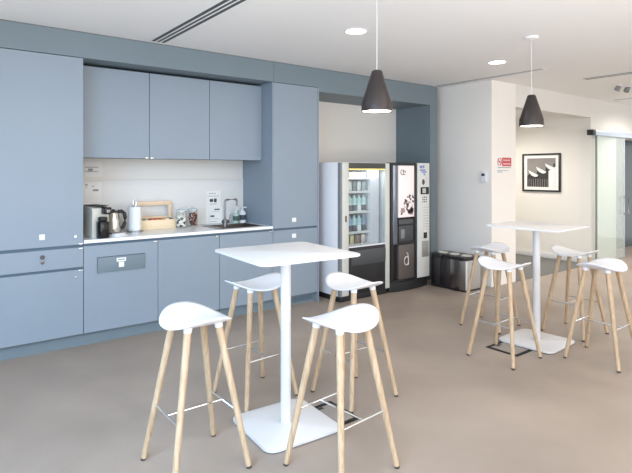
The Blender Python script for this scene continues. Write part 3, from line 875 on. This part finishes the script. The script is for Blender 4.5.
# framed picture on the corridor wall (local: y along wall, facing -x)
t = thing('framed_picture', 'black framed black and white photograph of tilted roofs on the corridor wall', 'picture', (8.97, 4.935, 1.54))
hw, hh = 0.36, 0.345
PW = mat('picture_mat_white', (232, 230, 226), 0.6, var=0.01)
mb = MB()
f = 0.03
mb.box(-0.035, -0.001, -hw, hw, hh - f, hh, bev=0.003).box(-0.035, -0.001, -hw, hw, -hh, -hh + f, bev=0.003).box(-0.035, -0.001, -hw, -hw + f, -hh + f, hh - f, bev=0.003).box(-0.035, -0.001, hw - f, hw, -hh + f, hh - f, bev=0.003)
mb.build('frame', BLACK, t)
MB().box(-0.014, -0.002, -hw + f, hw - f, -hh + f, hh - f).build('mount', PW, t)
def px(u): return 0.27 - u * 0.54      # 0..1 from the left of the print as seen
def pz(v): return 0.26 - v * 0.52
PG = mat('print_grey', (136, 130, 126), 0.6, var=0.1, scale=5); PD = mat('print_dark', (52, 50, 50), 0.6, var=0.3, scale=20); PL = mat('print_white', (222, 224, 222), 0.6, var=0.03)
mb = MB().box(-0.0155, -0.014, px(1), px(0), pz(1), pz(0), PG)
def poly(pts, m, d):
    # points in (u,v) of the print, flat on the wall plane
    q = [(px(u), pz(v)) for u, v in pts]
    Mx = Matrix(((0, 0, 1, 0), (1, 0, 0, 0), (0, 1, 0, 0), (0, 0, 0, 1)))
    mb.prism(q, -0.0155 - d, -0.0155 - d + 0.0008, m, M=Mx)
poly([(0.0, 0.62), (0.12, 0.52), (0.35, 0.62), (0.35, 0.44), (0.5, 0.5), (0.65, 0.52), (0.66, 0.3), (0.78, 0.4), (0.76, 1), (0, 1)], PD, 0.0008)
for k in range(9):
    u = 0.06 + k * 0.08
    poly([(u, 0.72), (u + 0.018, 0.72), (u + 0.018, 1), (u, 1)], PG, 0.0016)
poly([(0.76, 0.45), (1, 0.3), (1, 1), (0.76, 1)], PL, 0.0012)
for (u, v) in ((0.04, 0.42), (0.32, 0.30), (0.63, 0.19)):
    poly([(u, v - 0.03), (u + 0.02, v), (u + 0.36, v + 0.17), (u + 0.33, v + 0.22), (u + 0.24, v + 0.235), (u + 0.12, v + 0.18), (u + 0.04, v + 0.09)] if u < .6 else
         [(u, v - 0.03), (u + 0.02, v), (u + 0.34, v + 0.15), (u + 0.31, v + 0.19), (u + 0.22, v + 0.22), (u + 0.12, v + 0.17), (u + 0.04, v + 0.09)], PL, 0.0024)
poly([(0.92, 0.2), (0.98, 0.18), (0.98, 0.3), (0.92, 0.3)], PD, 0.0028)
mb.build('print', PG, t)

# sliding glass door
t = bpy.data.objects.new('door_1', None); COL.objects.link(t); t['kind'] = 'structure'; t['label'] = 'sliding glass door on a grey rail'
RAIL = mat('rail_aluminium', (186, 196, 208), 0.35, 0.5, var=0.02)
MB().box(8.93, 11.6, 3.97, YR - 0.002, 2.165, 2.25, bev=0.004).build('rail', RAIL, t)
MB().box(8.83, 8.93, 3.965, YR - 0.002, 2.165, 2.255, bev=0.004).build('rail_end_cap', BLACK, t)
MB().box(9.02, 10.13, 4.0, 4.012, 0.012, 2.164).build('glass_pane', GLASS_G, t)
MB().box(9.02, 9.05, 3.995, 4.017, 0.012, 2.164, MGREY).box(10.10, 10.13, 3.996, 4.016, 0.012, 2.164, RAIL).build('pane_edge', RAIL, t)
MB().tube([(10.12, 3.998, 0.80), (10.12, 3.93, 0.80), (10.12, 3.93, 1.10), (10.12, 3.998, 1.10)], 0.016, STEEL, 12).build('handle', STEEL, t)

# ------------------------------------------------------------------ ceiling things
def grille(x0, x1, y0, y1, n, label):
    t = thing('ceiling_grille', label, 'air vent', ((x0 + x1) / 2, (y0 + y1) / 2, ZC), 0, 'linear air grilles')
    w = (x1 - x0) / 2; l = (y1 - y0) / 2
    MB().box(-w, w, -l, l, -0.0025, -0.0005).build('backing', DGREY, t)
    mb = MB().box(-w - 0.012, -w, -l - 0.012, l + 0.012, -0.0045, -0.0005, bev=0.002).box(w, w + 0.012, -l - 0.012, l + 0.012, -0.0045, -0.0005, bev=0.002)
    mb.box(-w, w, -l - 0.012, -l, -0.0045, -0.0005).box(-w, w, l, l + 0.012, -0.0045, -0.0005)
    mb.build('frame', CEIL, t)
    p = 2 * w / n
    for k in range(1, n):
        MB().box(-w + p * k - p * 0.18, -w + p * k + p * 0.18, -l, l, -0.0045, -0.003).build('blade', CEIL, t)
    return t
grille(1.745, 1.875, 1.2, 4.82, 3, 'long ceiling slot vent at the upper left, above the kitchen')
grille(5.90, 5.98, 3.25, 5.0 - 0.13, 2, 'thin ceiling slot vent along the top of the white wall')
grille(6.98, 7.12, 1.2, 3.28, 2, 'ceiling slot vent at the upper right edge of the photo')
grille(9.42, 9.54, 1.6, 3.92, 2, 'faint farthest ceiling slot vent above the sliding door')

LEDM = mat('led_disc', (255, 252, 246), 0.5, var=0.0, emit=14.0)
def downlight(x, y, label):
    t = thing('downlight', label, 'ceiling light', (x, y, ZC), 0, 'round recessed ceiling lights')
    MB().lathe([(0.088, -0.0005), (0.098, -0.0005), (0.098, -0.006), (0.09, -0.008), (0.088, -0.004)], WHITE, 36).build('trim_ring', WHITE, t)
    MB().lathe([(0, -0.003), (0.088, -0.003), (0.088, -0.0015), (0, -0.0015)], LEDM, 36).build('diffuser', LEDM, t)
    return t
d0 = downlight(3.05, 3.385, 'glowing round ceiling light near the first black pendant lamp')
dup(d0, (5.175, 3.37, ZC), 0, 'glowing round ceiling light near the white alcove wall')

SHADE = mat('pendant_black', (66, 60, 59), 0.35, 0.5, var=0.04, scale=3)
BULB = mat('pendant_bulb', (255, 246, 228), 0.5, var=0.0, emit=12.0)
CORD = mat('white_cord', (214, 214, 214), 0.6)
def pendant(x, y, label, z0=1.97, h=0.285):
    t = thing('pendant_lamp', label, 'lamp', (x, y, z0), 0, 'black cone pendant lamps')
    R0, R1 = 0.107, 0.037
    k = 0.055
    MB().lathe([(R0 * 0.97, 0.0), (R0, 0.004), (R0, k), (R1, h - 0.008), (R1 - 0.006, h), (0, h), (0, h - 0.004), (R1 - 0.006, h - 0.01), (R0 - 0.006, k), (R0 - 0.006, 0.004)], SHADE, 40).build('lamp_shade', SHADE, t)
    MB().lathe([(0, 0.002), (R0 - 0.008, 0.004), (R0 - 0.008, 0.010), (0, 0.010)], BULB, 32).build('bulb_diffuser', BULB, t)
    MB().tube([(0, 0, h), (0, 0, ZC - z0 - 0.02)], 0.0028, CORD, 8).build('cord', CORD, t)
    MB().lathe([(0, ZC - z0 - 0.001), (0.06, ZC - z0 - 0.001), (0.06, ZC - z0 - 0.02), (0.01, ZC - z0 - 0.028), (0, ZC - z0 - 0.028)], CEIL, 28).build('ceiling_rose', CEIL, t)
    return t
p0 = pendant(2.53, 2.59, 'black cone pendant lamp hanging at the centre, before the alcove')
dup(p0, (4.46, 2.55, 1.97), 0, 'black cone pendant lamp above the far table')

t0 = thing('ceiling_spotlight', 'small grey ceiling spotlight near the right edge, leftmost of three', 'spotlight', (7.92, 3.2, ZC), 0.4, 'small ceiling spotlights')
MB().lathe([(0, -0.001), (0.04, -0.001), (0.04, -0.012), (0, -0.012)], LGREY, 20).build('mount', LGREY, t0)
MB().lathe([(0.0, 0), (0.034, 0), (0.038, -0.07), (0.03, -0.07), (0, -0.06)], MGREY, 20, T(0, 0, -0.015, 0, 0.5)).build('lamp_head', MGREY, t0)
dup(t0, (8.14, 3.17, ZC), 1.2, 'small grey ceiling spotlight near the right edge, middle of three')
dup(t0, (8.30, 3.08, ZC), 2.0, 'small grey ceiling spotlight at the right edge, rightmost of three')

# ------------------------------------------------------------------ light
W_ = bpy.data.worlds.new('daylight'); SC.world = W_; W_.use_nodes = True
bg = W_.node_tree.nodes['Background']
bg.inputs['Color'].default_value = (0.97, 0.985, 1.0, 1)
bg.inputs['Strength'].default_value = 1.15

def area(name, loc, rot, size, power, color, sy=None):
    l = bpy.data.lights.new(name, 'AREA'); l.energy = power; l.color = color
    l.shape = 'RECTANGLE'; l.size = size; l.size_y = sy or size
    o = bpy.data.objects.new(name, l); COL.objects.link(o); o.location = loc
    o.rotation_euler = rot
    return o
def aim(o, target):
    d = Vector(target) - o.location
    o.rotation_euler = d.to_track_quat('-Z', 'Y').to_euler()
a = area('window_daylight', (-1.6, 0.9, 1.9), (0, 0, 0), 2.6, 85, (0.36, 0.66, 1.0), 1.8); aim(a, (0.7, 2.5, 0.0)); a.data.spread = math.radians(110)
a = area('window_daylight', (4.5, -4.2, 1.8), (0, 0, 0), 7.5, 130, (1.0, 0.965, 0.92), 2.3); aim(a, (5.5, 3.5, 1.1))
a = area('ceiling_fill', (0.2, -1.6, 0.3), (0, 0, 0), 6.0, 390, (0.98, 0.985, 1.0), 2.6); a.rotation_euler = (PI, 0, 0)  # unseen fill light, added behind the camera to brighten the ceiling
def spot(x, y, power, color=(1.0, 0.94, 0.86), z=ZC - 0.03, ang=170):
    l = bpy.data.lights.new('ceiling_lamp', 'SPOT'); l.energy = power; l.color = color
    l.spot_size = math.radians(ang); l.spot_blend = 0.8; l.shadow_soft_size = 0.09
    o = bpy.data.objects.new('ceiling_lamp', l); COL.objects.link(o); o.location = (x, y, z)
for x, y, p in ((3.05, 3.385, 26), (5.175, 3.37, 9), (0.95, 3.4, 16), (3.05, 1.2, 16), (5.175, 1.2, 20), (0.95, 1.2, 12), (7.3, 1.4, 80), (9.4, 2.0, 170), (10.0, 3.1, 130)):
    spot(x, y, p) if x > 1.5 else spot(x, y, p, (0.74, 0.87, 1.0))
for x, y in ((2.53, 2.59), (4.46, 2.55)):
    spot(x, y, 10, (1, 0.9, 0.78), 1.975, 120)
spot(7.7, 5.3, 165, (1.0, 0.97, 0.90), 2.55)
spot(11.2, 5.4, 10, (0.9, 0.95, 1.0), 2.62)
# strip under the wall cabinets and inside the snack machine
a = area('machine_light', (4.36, VY + 0.050, 1.565), (math.radians(22), 0, 0), 0.58, 1.2, (0.95, 0.97, 1.0), 0.04)

# ------------------------------------------------------------------ camera
cam = bpy.data.cameras.new('camera')
cam.sensor_width = 36.0
cam.lens = 517.0 / 632.0 * 36.0
cam.shift_y = -(236.5 - 172.0) / 632.0
co = bpy.data.objects.new('camera', cam); COL.objects.link(co)
co.location = (0, 0, 1.55)
co.rotation_euler = (PI / 2, 0, -math.atan2(517.0, 671.0))
SC.camera = co
SC.view_settings.view_transform = 'Standard'
SC.view_settings.look = 'None'
SC.view_settings.exposure = 0.2
SC.cycles.use_denoising = True
SC.cycles.max_bounces = 10
SC.cycles.sample_clamp_indirect = 6.0
